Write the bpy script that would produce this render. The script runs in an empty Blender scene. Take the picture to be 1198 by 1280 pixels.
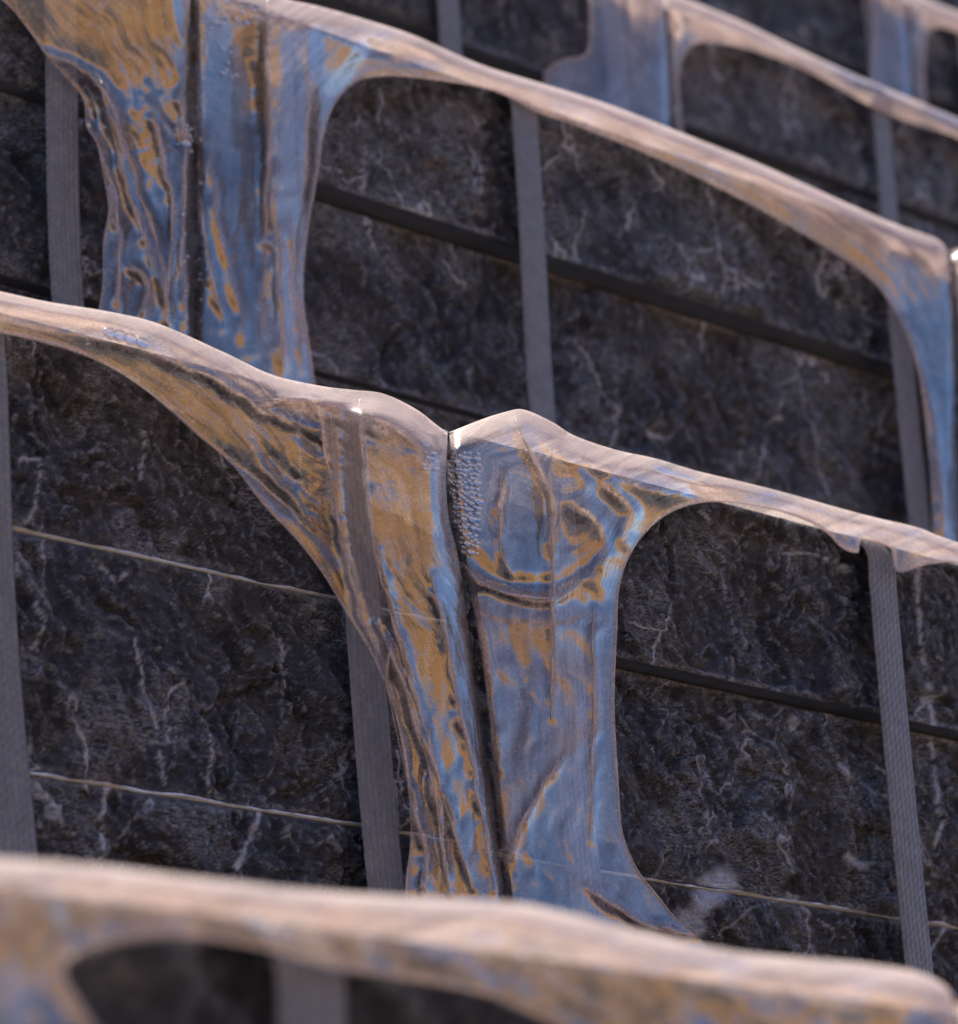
import bpy, math, random
import numpy as np
from mathutils import Matrix, Vector
from mathutils.geometry import delaunay_2d_cdt

random.seed(4)
SC = bpy.context.scene
COL = SC.collection

# ------------------------------------------------------------------ camera
FPX = 5000.0                      # focal length in photo pixels (photo 1198 x 1280)
CX, CY = 599.0, 640.0
_t = FPX * FPX / 1601.0
def _n(a):
    a = np.array(a, float); return a / np.linalg.norm(a)
_up = _n([-.08 * _t, -_t, FPX]); _r = _n([4931, 1207, FPX])
_cv = lambda a: np.array([a[0], -a[1], -a[2]])
UP, RI = _cv(_up), _cv(_r)
YV = np.cross(UP, RI)
MW = np.array([RI, YV, UP])       # camera axes -> world (x along the rows, y into the pile, z up)
CAM = np.array([0., 0., 1.6])
cd = bpy.data.cameras.new('camera'); cam = bpy.data.objects.new('camera', cd); COL.objects.link(cam)
m4 = Matrix.Identity(4)
for i in range(3):
    for j in range(3):
        m4[i][j] = MW[i][j]
    m4[i][3] = CAM[i]
cam.matrix_world = m4
cd.sensor_width = 36; cd.lens = FPX / 1280 * 36
cd.clip_end = 2000; cd.clip_start = .05
cd.dof.use_dof = True; cd.dof.focus_distance = 2.97; cd.dof.aperture_fstop = 9.0
SC.camera = cam

# ------------------------------------------------------------------ sky, sun, exposure
SUN_EL, SUN_AZ = math.radians(57), math.radians(24)     # azimuth from +y (behind the pile) towards +x
w = bpy.data.worlds.new('World'); SC.world = w; w.use_nodes = True
nt = w.node_tree; nt.nodes.clear()
sky = nt.nodes.new('ShaderNodeTexSky'); sky.sky_type = 'NISHITA'; sky.sun_disc = False
sky.air_density = .65; sky.dust_density = 0.; sky.ozone_density = 4; sky.altitude = 3000; sky.sun_elevation = SUN_EL; sky.sun_rotation = SUN_AZ
bg = nt.nodes.new('ShaderNodeBackground'); bg.inputs[1].default_value = .12
wo = nt.nodes.new('ShaderNodeOutputWorld')
nt.links.new(sky.outputs[0], bg.inputs[0]); nt.links.new(bg.outputs[0], wo.inputs[0])
sl = bpy.data.lights.new('sun', 'SUN'); sl.energy = 2.9; sl.angle = math.radians(.6); sl.color = (1, .93, .84)
so = bpy.data.objects.new('sun', sl); COL.objects.link(so)
sd = Vector((math.cos(SUN_EL) * math.sin(SUN_AZ), math.cos(SUN_EL) * math.cos(SUN_AZ), math.sin(SUN_EL)))
so.rotation_euler = sd.to_track_quat('Z', 'Y').to_euler(); so.location = (0, 0, 12)
SC.view_settings.view_transform = 'Standard'; SC.view_settings.look = 'None'
SC.view_settings.exposure = 1.75; SC.view_settings.gamma = 1
try: SC.view_settings.use_curve_mapping = False
except Exception: pass
SC.cycles.transparent_max_bounces = 14; SC.cycles.max_bounces = 5; SC.cycles.diffuse_bounces = 2; SC.cycles.glossy_bounces = 2

# ------------------------------------------------------------------ helpers
ROWY = [1.12] + [1.453 + .48 * k for k in range(1, 6)]
ZTOP = [1.947, 2.587, 3.203, 3.72, 4.25, 4.79]

def unproj(px, py, y):
    px = np.asarray(px, float); py = np.asarray(py, float)
    d = np.stack([px - CX, -(py - CY), np.full(px.shape, -FPX)], -1) @ MW.T
    s = (np.asarray(y) - CAM[1]) / d[..., 1]
    return CAM + d * s[..., None]

def proj(P):
    c = (np.asarray(P, float) - CAM) @ MW
    return CX + FPX * c[..., 0] / -c[..., 2], CY - FPX * c[..., 1] / -c[..., 2]

_P = np.random.RandomState(7).permutation(512)
_G = np.random.RandomState(8).rand(512) * 2 - 1
def _h(ix, iy, seed):
    return _G[(_P[(_P[(ix + seed * 37) & 511] + iy) & 511] + seed) & 511]
def vnoise(x, y, seed=0):
    xi = np.floor(x).astype(int); yi = np.floor(y).astype(int)
    fx, fy = x - xi, y - yi
    fx = fx * fx * fx * (fx * (fx * 6 - 15) + 10); fy = fy * fy * fy * (fy * (fy * 6 - 15) + 10)
    a = _h(xi, yi, seed); b = _h(xi + 1, yi, seed); c = _h(xi, yi + 1, seed); d = _h(xi + 1, yi + 1, seed)
    return (a * (1 - fx) + b * fx) * (1 - fy) + (c * (1 - fx) + d * fx) * fy
def fbm(x, y, o=4, seed=0, g=.5):
    v = 0; a = 1
    for i in range(o):
        v = v + a * vnoise(x * 2 ** i + 17.3 * i, y * 2 ** i - 9.1 * i, seed + i); a *= g
    return v
def sstep(a, b, x):
    t = np.clip((x - a) / (b - a), 0, 1); return t * t * (3 - 2 * t)

def shards(x, y, seed):
    """broken facets: every cell of a jittered net is a small plane with its own tilt and level"""
    xi = np.floor(x).astype(int); yi = np.floor(y).astype(int)
    best = np.full(x.shape, 9.); val = np.zeros(x.shape)
    for a in (-1, 0, 1):
        for b_ in (-1, 0, 1):
            cx = xi + a; cy = yi + b_
            dx = x - (cx + .5 + .45 * _h(cx, cy, seed)); dy = y - (cy + .5 + .45 * _h(cx, cy, seed + 1))
            d = dx * dx + dy * dy; m = d < best
            best = np.where(m, d, best)
            val = np.where(m, 1.1 * (dx * _h(cx, cy, seed + 2) + dy * _h(cx, cy, seed + 3)) + .55 * _h(cx, cy, seed + 4), val)
    return val

def resample(pts, step):
    p = np.array(pts, float)
    # Catmull-Rom through the points, then even steps
    if len(p) > 2:
        q = np.vstack([2 * p[0] - p[1], p, 2 * p[-1] - p[-2]]); out = []
        for i in range(1, len(q) - 2):
            for t in np.linspace(0, 1, 12, endpoint=False):
                a, b, c, d = q[i - 1], q[i], q[i + 1], q[i + 2]
                out.append(.5 * (2 * b + (c - a) * t + (2 * a - 5 * b + 4 * c - d) * t * t + (3 * b - a - 3 * c + d) * t ** 3))
        out.append(p[-1]); p = np.array(out)
    L = np.r_[0, np.cumsum(np.hypot(*np.diff(p, axis=0).T))]
    n = max(2, int(L[-1] / step) + 1)
    s = np.linspace(0, L[-1], n)
    return np.stack([np.interp(s, L, p[:, 0]), np.interp(s, L, p[:, 1])], -1)

def dist_poly(P, poly):
    """distance, arc length at the nearest point and side sign to a polyline (pixels)"""
    best = np.full(len(P), 1e9); arc = np.zeros(len(P)); sg = np.zeros(len(P)); L = 0
    for a, b in zip(poly[:-1], poly[1:]):
        ab = b - a; l2 = ab @ ab + 1e-9
        t = np.clip(((P - a) @ ab) / l2, 0, 1)
        v = P - (a + t[:, None] * ab); d = np.hypot(v[:, 0], v[:, 1])
        m = d < best
        best = np.where(m, d, best); arc = np.where(m, L + t * math.sqrt(l2), arc)
        sg = np.where(m, np.sign(ab[0] * v[:, 1] - ab[1] * v[:, 0]), sg)
        L += math.sqrt(l2)
    return best, arc, sg

def inside(P, poly):
    x, y = P[:, 0], P[:, 1]; r = np.zeros(len(P), bool)
    for a, b in zip(poly, np.roll(poly, -1, 0)):
        c = (a[1] > y) != (b[1] > y)
        with np.errstate(divide='ignore', invalid='ignore'):
            xx = (b[0] - a[0]) * (y - a[1]) / (b[1] - a[1]) + a[0]
        r ^= c & (x < xx)
    return r

def mesh_obj(name, V, Fc, mat, parent=None, smooth=True, attrs=None, uv=None):
    V = np.asarray(V, float)
    if parent is not None:
        V = V - np.array(parent.location)
    me = bpy.data.meshes.new(name)
    me.from_pydata(V.tolist(), [], [list(map(int, f)) for f in Fc])
    if smooth: me.polygons.foreach_set('use_smooth', [True] * len(me.polygons))
    for k, a in (attrs or {}).items():
        at = me.attributes.new(k, 'FLOAT', 'POINT'); at.data.foreach_set('value', np.asarray(a, np.float32))
    if uv is not None:
        l = me.uv_layers.new(name='UVMap'); vi = np.empty(len(me.loops), int); me.loops.foreach_get('vertex_index', vi)
        l.data.foreach_set('uv', np.asarray(uv, np.float32)[vi].ravel())
    me.materials.append(mat); me.update()
    o = bpy.data.objects.new(name, me); COL.objects.link(o)
    if parent is not None: o.parent = parent
    return o

# ------------------------------------------------------------------ materials
class N:
    def __init__(s, name):
        s.m = bpy.data.materials.new(name); s.m.use_nodes = True; s.t = s.m.node_tree; s.t.nodes.clear()
        s.out = s.t.nodes.new('ShaderNodeOutputMaterial')
    def n(s, typ, **kw):
        o = s.t.nodes.new('ShaderNode' + typ)
        for k, v in kw.items():
            if k in o.inputs: o.inputs[k].default_value = v
            else: setattr(o, k, v)
        return o
    def l(s, a, b): s.t.links.new(a, b)
    def math(s, op, a, b=None, c=None, clamp=False):
        o = s.t.nodes.new('ShaderNodeMath'); o.operation = op; o.use_clamp = clamp
        for i, v in enumerate((a, b, c)):
            if v is None: continue
            if hasattr(v, 'is_output'): s.l(v, o.inputs[i])
            else: o.inputs[i].default_value = v
        return o.outputs[0]
    def ramp(s, fac, stops):
        o = s.t.nodes.new('ShaderNodeValToRGB'); e = o.color_ramp.elements
        while len(e) < len(stops): e.new(.5)
        for x, (p, c) in zip(e, stops):
            x.position = p; x.color = (*c, 1) if len(c) == 3 else c
        s.l(fac, o.inputs[0]); return o.outputs[0]
    def mix(s, fac, a, b):
        o = s.t.nodes.new('ShaderNodeMix'); o.data_type = 'RGBA'
        for sock, v in ((o.inputs[0], fac), (o.inputs[6], a), (o.inputs[7], b)):
            if hasattr(v, 'is_output'): s.l(v, sock)
            elif isinstance(v, tuple): sock.default_value = (*v, 1)
            else: sock.default_value = v
        return o.outputs[2]
    def noise(s, vec, scale, detail=4, rough=.55, dist=0., w=None):
        o = s.t.nodes.new('ShaderNodeTexNoise')
        o.inputs['Scale'].default_value = scale; o.inputs['Detail'].default_value = detail
        o.inputs['Roughness'].default_value = rough; o.inputs['Distortion'].default_value = dist
        s.l(vec, o.inputs['Vector']); return o.outputs[0]
    def mapping(s, vec, rot=(0, 0, 0), sc=(1, 1, 1)):
        o = s.n('Mapping'); o.inputs['Rotation'].default_value = rot; o.inputs['Scale'].default_value = sc
        s.l(vec, o.inputs['Vector']); return o.outputs[0]

def stone_material():
    k = N('slate'); tc = k.n('TexCoord'); oi = k.n('ObjectInfo')
    W = k.math('MULTIPLY', oi.outputs['Random'], 40.)
    v = tc.outputs['Object']
    big = k.n('Attribute', attribute_name='tint').outputs['Fac']
    mid = k.noise(v, 55, 4, .7, .6, W)
    base = k.ramp(mid, [(.3, (.011, .011, .012)), (.5, (.025, .025, .027)), (.72, (.070, .068, .072))])
    tint = k.ramp(big, [(.34, (.60, .82, 1.28)), (.5, (.80, .93, 1.14)), (.68, (1.0, .97, .98))])
    mm = k.n('Mix', data_type='RGBA', blend_type='MULTIPLY'); mm.inputs[0].default_value = .9
    k.l(base, mm.inputs[6]); k.l(tint, mm.inputs[7]); col = mm.outputs[2]
    # fine pale scratches and crumbs along the cleavage
    d1 = k.mapping(v, (0, math.radians(-42), 0), (.7, 1, 4.2))
    s1 = k.noise(d1, 75, 4, .72, 1.2, W)
    sc1 = k.math('SUBTRACT', 1., k.math('MULTIPLY', k.math('ABSOLUTE', k.math('SUBTRACT', s1, .5)), 30.), clamp=True)
    msk = k.n('Attribute', attribute_name='crumb').outputs['Fac']
    sc1 = k.math('MULTIPLY', sc1, msk)
    s2 = k.noise(v, 170, 3, .6, .8, W)
    sc2 = k.math('MULTIPLY', k.ramp(s2, [(.59, (0, 0, 0)), (.68, (1, 1, 1))]), msk)
    # sparse white veins
    vv = k.n('VectorMath', operation='MULTIPLY_ADD')
    nd = k.n('TexNoise'); nd.inputs['Scale'].default_value = 14; nd.inputs['Detail'].default_value = 5
    k.l(v, nd.inputs['Vector'])
    k.l(nd.outputs[1], vv.inputs[0]); vv.inputs[1].default_value = (.09, .09, .09)
    mp = k.mapping(v, (0, math.radians(18), 0), (1.5, 1, .7)); k.l(mp, vv.inputs[2])
    vo = k.n('TexVoronoi', feature='DISTANCE_TO_EDGE', voronoi_dimensions='3D'); vo.inputs['Scale'].default_value = 6.5
    k.l(vv.outputs[0], vo.inputs['Vector'])
    ve = k.math('SUBTRACT', 1., k.math('MULTIPLY', vo.outputs[0], 70.), clamp=True)
    ve = k.math('MULTIPLY', ve, msk)
    at = k.n('Attribute', attribute_name='vein')
    an = k.math('MULTIPLY', at.outputs['Fac'], k.ramp(s2, [(.3, (.6, .6, .6)), (.5, (1, 1, 1))]))
    geo = k.n('NewGeometry')
    pt = k.ramp(geo.outputs['Pointiness'], [(.505, (0, 0, 0)), (.56, (1, 1, 1))])
    worn = k.math('MULTIPLY', pt, k.ramp(s2, [(.42, (0, 0, 0)), (.62, (1, 1, 1))]))
    col = k.mix(k.math('MULTIPLY', sc1, .85), col, (.30, .33, .36))
    col = k.mix(k.math('MULTIPLY', sc2, .4), col, (.32, .35, .38))
    col = k.mix(k.math('MULTIPLY', worn, .6), col, (.27, .30, .33))
    col = k.mix(k.math('MULTIPLY', ve, .9), col, (.44, .49, .56))
    col = k.mix(an, col, (.46, .51, .58))
    # smooth sawn edge faces
    sw = k.n('Attribute', attribute_name='sawn')
    sn = mid
    col = k.mix(sw.outputs['Fac'], col, k.ramp(sn, [(.3, (.075, .09, .115)), (.7, (.13, .15, .185))]))
    p = k.n('BsdfPrincipled'); k.l(col, p.inputs['Base Color'])
    k.l(k.ramp(mid, [(.3, (.42,) * 3), (.7, (.68,) * 3)]), p.inputs['Roughness'])
    b1 = k.n('Bump'); b1.inputs['Distance'].default_value = .005; b1.inputs['Strength'].default_value = .9
    hsum = k.math('ADD', k.math('MULTIPLY', s1, .8), k.math('MULTIPLY', k.noise(v, 190, 3, .7, .5, W), 1.0))
    k.l(hsum, b1.inputs['Height'])
    stn = k.math('SUBTRACT', .9, k.math('MULTIPLY', sw.outputs['Fac'], .75)); k.l(stn, b1.inputs['Strength'])
    k.l(b1.outputs[0], p.inputs['Normal']); k.l(p.outputs[0], k.out.inputs[0])
    return k.m

def film_material(name, tint, haze_col, haze_gain):
    k = N(name); uv = k.n('UVMap', uv_map='UVMap'); tc = k.n('TexCoord')
    dust = k.n('Attribute', attribute_name='dust').outputs['Fac']
    st = k.noise(k.mapping(uv.outputs[0], sc=(1, 1, 1)), 1., 3, .5, .3)        # stretch streaks along the pull
    st2 = k.noise(k.mapping(uv.outputs[0], sc=(3.1, 1.7, 1)), 1., 2, .6, .6)
    ob = tc.outputs['Object']
    blot = k.noise(ob, 28, 3, .6, .7)
    hsum = k.math('ADD', k.math('MULTIPLY', st, 1.), k.math('ADD', k.math('MULTIPLY', st2, .38), k.math('ADD', k.math('MULTIPLY', blot, .3), 0.)))
    b = k.n('Bump'); b.inputs['Distance'].default_value = .005; b.inputs['Strength'].default_value = .17
    k.l(hsum, b.inputs['Height'])
    gl = k.n('BsdfGlossy'); gl.inputs['Color'].default_value = (1, .97, .94, 1)
    k.l(k.math('ADD', .13, k.math('MULTIPLY', dust, .25)), gl.inputs['Roughness']); k.l(b.outputs[0], gl.inputs['Normal'])
    fr = k.n('Fresnel'); k.l(b.outputs[0], fr.inputs['Normal'])
    bf = k.n('NewGeometry').outputs['Backfacing']                               # same reflectance from either side of the sheet
    k.l(k.math('ADD', 1.62, k.math('MULTIPLY', bf, 1 / 1.62 - 1.62)), fr.inputs['IOR'])
    tr = k.n('BsdfTransparent'); tr.inputs['Color'].default_value = (*tint, 1)
    df = k.n('BsdfDiffuse'); df.inputs['Color'].default_value = (*haze_col, 1); k.l(b.outputs[0], df.inputs['Normal'])
    tl = k.n('BsdfTranslucent'); tl.inputs['Color'].default_value = (*haze_col, 1); k.l(b.outputs[0], tl.inputs['Normal'])
    hz = k.n('MixShader'); hz.inputs[0].default_value = .5; k.l(df.outputs[0], hz.inputs[1]); k.l(tl.outputs[0], hz.inputs[2])
    # haze: cling film is a little milky, more where it is folded, stretched white or dusty
    spn = k.noise(ob, 420, 2, .5); sp = k.ramp(spn, [(.66, (0, 0, 0)), (.76, (1, 1, 1))])
    hf = k.math('MULTIPLY', dust, k.math('ADD', .55, k.math('MULTIPLY', k.ramp(st, [(.35, (0, 0, 0)), (.65, (1, 1, 1))]), .6)))
    lines = k.math('SUBTRACT', 1., k.math('MULTIPLY', k.math('ABSOLUTE', k.math('SUBTRACT', st2, .5)), 45.), clamp=True)
    hf = k.math('ADD', hf, k.math('ADD', k.math('MULTIPLY', sp, .14), k.math('MULTIPLY', lines, k.ramp(blot, [(.45, (0, 0, 0)), (.62, (.16,) * 3)]))))
    hf = k.math('MULTIPLY', hf, k.math('MULTIPLY_ADD', spn, 1.3, .38))
    hf = k.math('MULTIPLY', hf, haze_gain, clamp=True)
    m1 = k.n('MixShader'); k.l(hf, m1.inputs[0]); k.l(tr.outputs[0], m1.inputs[1]); k.l(hz.outputs[0], m1.inputs[2])
    m2 = k.n('MixShader'); k.l(k.math('MULTIPLY', k.math('MULTIPLY_ADD', fr.outputs[0], 1.15, .10), k.math('MAXIMUM', .08, k.math('SUBTRACT', 1., k.math('MULTIPLY', dust, 1.35))), clamp=True), m2.inputs[0])
    k.l(m1.outputs[0], m2.inputs[1]); k.l(gl.outputs[0], m2.inputs[2])
    k.l(m2.outputs[0], k.out.inputs[0])
    return k.m

def strap_material():
    k = N('woven_strap'); uv = k.n('UVMap', uv_map='UVMap'); tc = k.n('TexCoord')
    u = k.mapping(uv.outputs[0], sc=(1, 1, 1))
    wv = k.n('TexWave', wave_type='BANDS', bands_direction='X'); wv.inputs['Scale'].default_value = 1.15
    wv.inputs['Distortion'].default_value = 2.2; wv.inputs['Detail'].default_value = 1; wv.inputs['Detail Scale'].default_value = 1.3
    k.l(u, wv.inputs['Vector'])
    wy = k.n('TexWave', wave_type='BANDS', bands_direction='DIAGONAL'); wy.inputs['Scale'].default_value = 1.6
    wy.inputs['Distortion'].default_value = .6; k.l(u, wy.inputs['Vector'])
    nz = k.noise(tc.outputs['Object'], 90, 5, .65)
    c = k.ramp(nz, [(.3, (.094, .10, .108)), (.7, (.16, .17, .18))])
    cc = k.mix(k.math('MULTIPLY', wv.outputs[1], .35), c, (.07, .075, .085))
    sp = k.ramp(k.noise(tc.outputs['Object'], 300, 2, .5), [(.70, (0, 0, 0)), (.75, (1, 1, 1))])
    cc = k.mix(k.math('MULTIPLY', sp, .5), cc, (.4, .39, .38))
    p = k.n('BsdfPrincipled'); k.l(cc, p.inputs['Base Color']); p.inputs['Roughness'].default_value = .48
    b = k.n('Bump'); b.inputs['Distance'].default_value = .0012; b.inputs['Strength'].default_value = .8
    k.l(k.math('ADD', wv.outputs[1], k.math('MULTIPLY', wy.outputs[1], .7)), b.inputs['Height']); k.l(b.outputs[0], p.inputs['Normal'])
    k.l(p.outputs[0], k.out.inputs[0]); return k.m

def simple_material(name, c0, c1, scale, rough=.8, bump=.003):
    k = N(name); tc = k.n('TexCoord'); n = k.noise(tc.outputs['Object'], scale, 6, .65)
    p = k.n('BsdfPrincipled'); k.l(k.ramp(n, [(.3, c0), (.7, c1)]), p.inputs['Base Color']); p.inputs['Roughness'].default_value = rough
    b = k.n('Bump'); b.inputs['Distance'].default_value = bump; k.l(n, b.inputs['Height']); k.l(b.outputs[0], p.inputs['Normal'])
    k.l(p.outputs[0], k.out.inputs[0]); return k.m

def water_material():
    k = N('water_beads'); gl = k.n('BsdfGlossy'); gl.inputs['Roughness'].default_value = .05
    tr = k.n('BsdfTransparent'); tr.inputs['Color'].default_value = (.86, .88, .92, 1)
    m = k.n('MixShader'); m.inputs[0].default_value = .42; k.l(tr.outputs[0], m.inputs[1]); k.l(gl.outputs[0], m.inputs[2])
    k.l(m.outputs[0], k.out.inputs[0]); return k.m

M_STONE = stone_material()
M_FILM = film_material('cling_film', (.86, .82, .80), (.90, .71, .60), 1.)
M_HEM = film_material('cling_film_edge', (.80, .76, .74), (.80, .71, .65), 1.)
M_STRAP = strap_material()
M_DUST = simple_material('stone_dust', (.40, .47, .58), (.66, .76, .90), 160, .9, .001)
def ground_material():
    # unseen ground: grey gravel curbs warm bounce, ochre soil added for the film's reflections
    k = N('bounce_ground'); v = k.n('TexCoord').outputs['Object']
    n1 = k.noise(v, .35, 5, .6); n2 = k.noise(v, 1.6, 5, .65); n3 = k.noise(v, 30, 3, .7)
    soil = k.ramp(n2, [(.3, (.46, .215, .055)), (.7, (.62, .33, .10))])
    grav = k.ramp(n3, [(.3, (.06, .058, .055)), (.7, (.15, .145, .14))])
    sp_ = k.n('SeparateXYZ'); k.l(v, sp_.inputs[0])
    d = k.math('ADD', sp_.outputs[1], k.math('MULTIPLY', k.math('SUBTRACT', n1, .5), 4.))
    m = k.ramp(k.math('MULTIPLY_ADD', d, .1, 1.), [(.30, (1, 1, 1)), (.40, (0, 0, 0))])
    p = k.n('BsdfPrincipled'); p.inputs['Roughness'].default_value = .95; k.l(k.mix(m, grav, soil), p.inputs['Base Color'])
    b = k.n('Bump'); b.inputs['Distance'].default_value = .02; k.l(n3, b.inputs['Height']); k.l(b.outputs[0], p.inputs['Normal'])
    k.l(p.outputs[0], k.out.inputs[0]); return k.m
M_GROUND = ground_material()
M_BANK = simple_material('dark_rubble', (.035, .033, .032), (.08, .076, .072), 9, .9, .03)
M_WATER = water_material()

# ------------------------------------------------------------------ setting
def box_vf(x0, x1, y0, y1, z0, z1):
    V = [(x, y, z) for x in (x0, x1) for y in (y0, y1) for z in (z0, z1)]
    return V, [(0, 1, 3, 2), (4, 6, 7, 5), (0, 4, 5, 1), (2, 3, 7, 6), (0, 2, 6, 4), (1, 5, 7, 3)]
# ground sheet with an unseen ochre bank added behind the viewpoint to tint film reflections
gx_ = np.r_[-400, -150, np.arange(-70, 71, 3.5), 150, 400]; gy_ = np.r_[-400, -150, -80, np.arange(-50, -6, 1.5), -5, 2, 8, 60, 400]
GX, GY = np.meshgrid(gx_, gy_)
GZ = (6.2 + 1.0 * fbm(GX / 14, GY / 14, 3, 2)) * sstep(0, 1, (-6 - GY) / 15.) * sstep(400, 90, np.abs(GX) + .001) + .25 * fbm(GX / 3, GY / 3, 2, 6) * sstep(-5, -12, GY)
ii = np.arange(GX.size).reshape(GX.shape)
g = mesh_obj('ground', np.stack([GX, GY, GZ], -1).reshape(-1, 3), np.stack([ii[:-1, :-1], ii[:-1, 1:], ii[1:, 1:], ii[1:, :-1]], -1).reshape(-1, 4), M_GROUND)
g['kind'] = 'structure'
LAY = [.167, .166, .174, .167, .167, .167]
BASE = [ZTOP[k] - 3 * LAY[k] for k in range(6)]
prof = [(ROWY[0] + .03, -.2)]
for k in range(6):
    prof.append((ROWY[k] + .03, BASE[k])); prof.append(((ROWY[k + 1] + .03) if k < 5 else ROWY[k] + 1.2, BASE[k]))
prof.append((ROWY[5] + 1.2, -.2))
X0, X1 = -1.2, 8.5
V = [(X0, y, z) for y, z in prof] + [(X1, y, z) for y, z in prof]; n = len(prof)
Fc = [(i, (i + 1) % n, n + (i + 1) % n, n + i) for i in range(n)] + [tuple(range(n - 1, -1, -1)), tuple(range(n, 2 * n))]
b = mesh_obj('terrace', V, Fc, M_BANK, smooth=False); b['kind'] = 'structure'

# ------------------------------------------------------------------ stone slabs
def slab(parent, x0, x1, z0, z1, yf, seed, res, veins=(), fine=None, rough=1., yb=.42):
    """one split-faced slab: rough front, sawn top, bottom and ends"""
    if fine:
        a, b_ = max(x0, fine[0]), min(x1, fine[1])
        xs = np.r_[np.arange(x0, a, res * 4), np.arange(a, b_, res), np.arange(b_, x1, res * 4), x1]
        xs = np.unique(xs); xs = xs[np.r_[True, np.diff(xs) > 1e-4]]; xs[-1] = x1
    else:
        xs = np.linspace(x0, x1, int((x1 - x0) / res) + 2)
    zs = np.linspace(z0, z1, int((z1 - z0) / res) + 2)
    X, Z = np.meshgrid(xs, zs)
    so = seed * 3.7
    # split face: broad undulation, stepped cleavage ledges, slanting ribs, crumbs
    wx = X + .012 * fbm(X * 20 + so, Z * 20, 3, seed); wz = Z + .012 * fbm(X * 20, Z * 20 + so, 3, seed + 9)
    h = .0050 * fbm(wx * 7 + so, wz * 9, 3, seed + 1)
    c, s = math.cos(math.radians(50)), math.sin(math.radians(50))
    A = wx * c - wz * s; B = wx * s + wz * c
    st = fbm(A * 9 + so, B * 26, 4, seed + 2, .55) * 3.2
    fl = np.floor(st); fr = st - fl
    h += .0036 * (fl + sstep(.30, .62, fr)) * .55
    h += .0030 * (1 - 2 * np.abs(fbm(A * 24, B * 60 + so, 3, seed + 3))) * (.35 + .65 * sstep(-.3, .5, fbm(X * 9, Z * 9 + so, 2, seed + 4)))
    cl = fbm(wx * 16 + so, wz * 16 + 3, 4, seed + 15, .55)
    h -= .0075 * sstep(.42, .60, cl) * (1 - .55 * sstep(.6, .95, cl))           # broken-out pockets
    h += .0026 * shards(A * 30 + 2 * fbm(X * 30, Z * 30, 2, seed + 50), B * 62 + so, seed + 51) + .0013 * shards(A * 85 + 2 * fbm(X * 60, Z * 60, 2, seed + 55), B * 150 + so, seed + 56)
    h += .0012 * fbm(X * 110, Z * 110 + so, 3, seed + 5)
    h = np.clip(h * rough * 1.2, -.016, .011)
    e = np.minimum(Z - z0, z1 - Z)
    ch = .0035 + .003 * fbm(X * 60 + so, Z * 0 + seed, 3, seed + 6)
    h *= sstep(0, .010, e)
    h -= .004 * (1 - sstep(0, np.maximum(ch, .0012), e))
    Y = yf - h
    nx, nz = len(xs), len(zs)
    Vf = np.stack([X, Y, Z], -1).reshape(-1, 3)
    vein = np.zeros(len(Vf))
    if len(veins):
        px, py = proj(Vf); P = np.stack([px, py], -1)
        for pl, wd, st_ in veins:
            jit = 2.5 * np.stack([fbm(P[:, 0] / 22, P[:, 1] / 22, 3, 31), fbm(P[:, 0] / 22, P[:, 1] / 22, 3, 77)], -1)
            d, arc, _ = dist_poly(P + jit, np.array(pl, float))
            ww = .75 * wd * (.5 + .9 * np.abs(vnoise(arc / 14, arc * 0, 5)))
            vein = np.maximum(vein, st_ * (1 - sstep(ww * .35, ww, d)))
    tint = (.5 + .12 * vnoise(np.array([seed * 2.3]), np.array([.5]), 4)[0] + .35 * fbm(X * 9 + so, Z * 9 + 5, 4, seed + 70, .6)).ravel()
    crumb = sstep(-.05, .75, .3 * vnoise(np.array([seed * 1.7]), np.array([.5]), 3)[0] + fbm(X * 17 + so, Z * 17 + 8, 4, seed + 80, .6) + .25).ravel()
    i = np.arange(nx * nz).reshape(nz, nx)
    Fq = np.stack([i[:-1, :-1], i[:-1, 1:], i[1:, 1:], i[1:, :-1]], -1).reshape(-1, 4).tolist()
    rim = np.r_[i[0, :], i[1:, -1], i[-1, -2::-1], i[-2:0:-1, 0]]
    # duplicated rim so that the sawn faces keep a crisp edge
    m = len(rim); o0 = len(Vf); R1 = Vf[rim]; R2 = R1.copy(); R2[:, 1] = yf + yb
    V = np.vstack([Vf, R1, R2])
    for j in range(m):
        k2 = (j + 1) % m
        Fq.append((o0 + k2, o0 + j, o0 + m + j, o0 + m + k2))
    Fq.append(tuple(o0 + m + j for j in range(m)))
    return mesh_obj('stone_slab', V, Fq, M_STONE, parent, attrs={'tint': np.r_[tint, np.full(2 * m, .5)], 'crumb': np.r_[crumb, np.zeros(2 * m)], 'vein': np.r_[vein, np.zeros(2 * m)], 'sawn': np.r_[np.zeros(o0), np.ones(2 * m)]})

def dust_line(parent, x0, x1, z, yf, th, seed, fade=None):
    """pale crumbled dust packed in a joint: a thin uneven strip"""
    xs = np.arange(x0, x1, .003)
    t = th * np.clip(.75 + .9 * fbm(xs * 90, xs * 0, 3, seed), .12, 1.8)
    zc = z + .0009 * fbm(xs * 25, xs * 0 + 4, 3, seed + 3)
    pr = .0002 + .0006 * fbm(xs * 120, xs * 0 + 9, 2, seed + 5)
    V = []; Fq = []
    for x, a, c, p in zip(xs, t, zc, pr):
        V += [(x, yf + .02, c - a), (x, yf - p, c - a), (x, yf - p + .0002, c), (x, yf - p + .0004, c + a), (x, yf + .02, c + a)]
    for i in range(len(xs) - 1):
        for j in range(4):
            Fq.append((i * 5 + j, i * 5 + 5 + j, i * 5 + 6 + j, i * 5 + 1 + j))
    return mesh_obj('joint_dust', V, Fq, M_DUST, parent)

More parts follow.
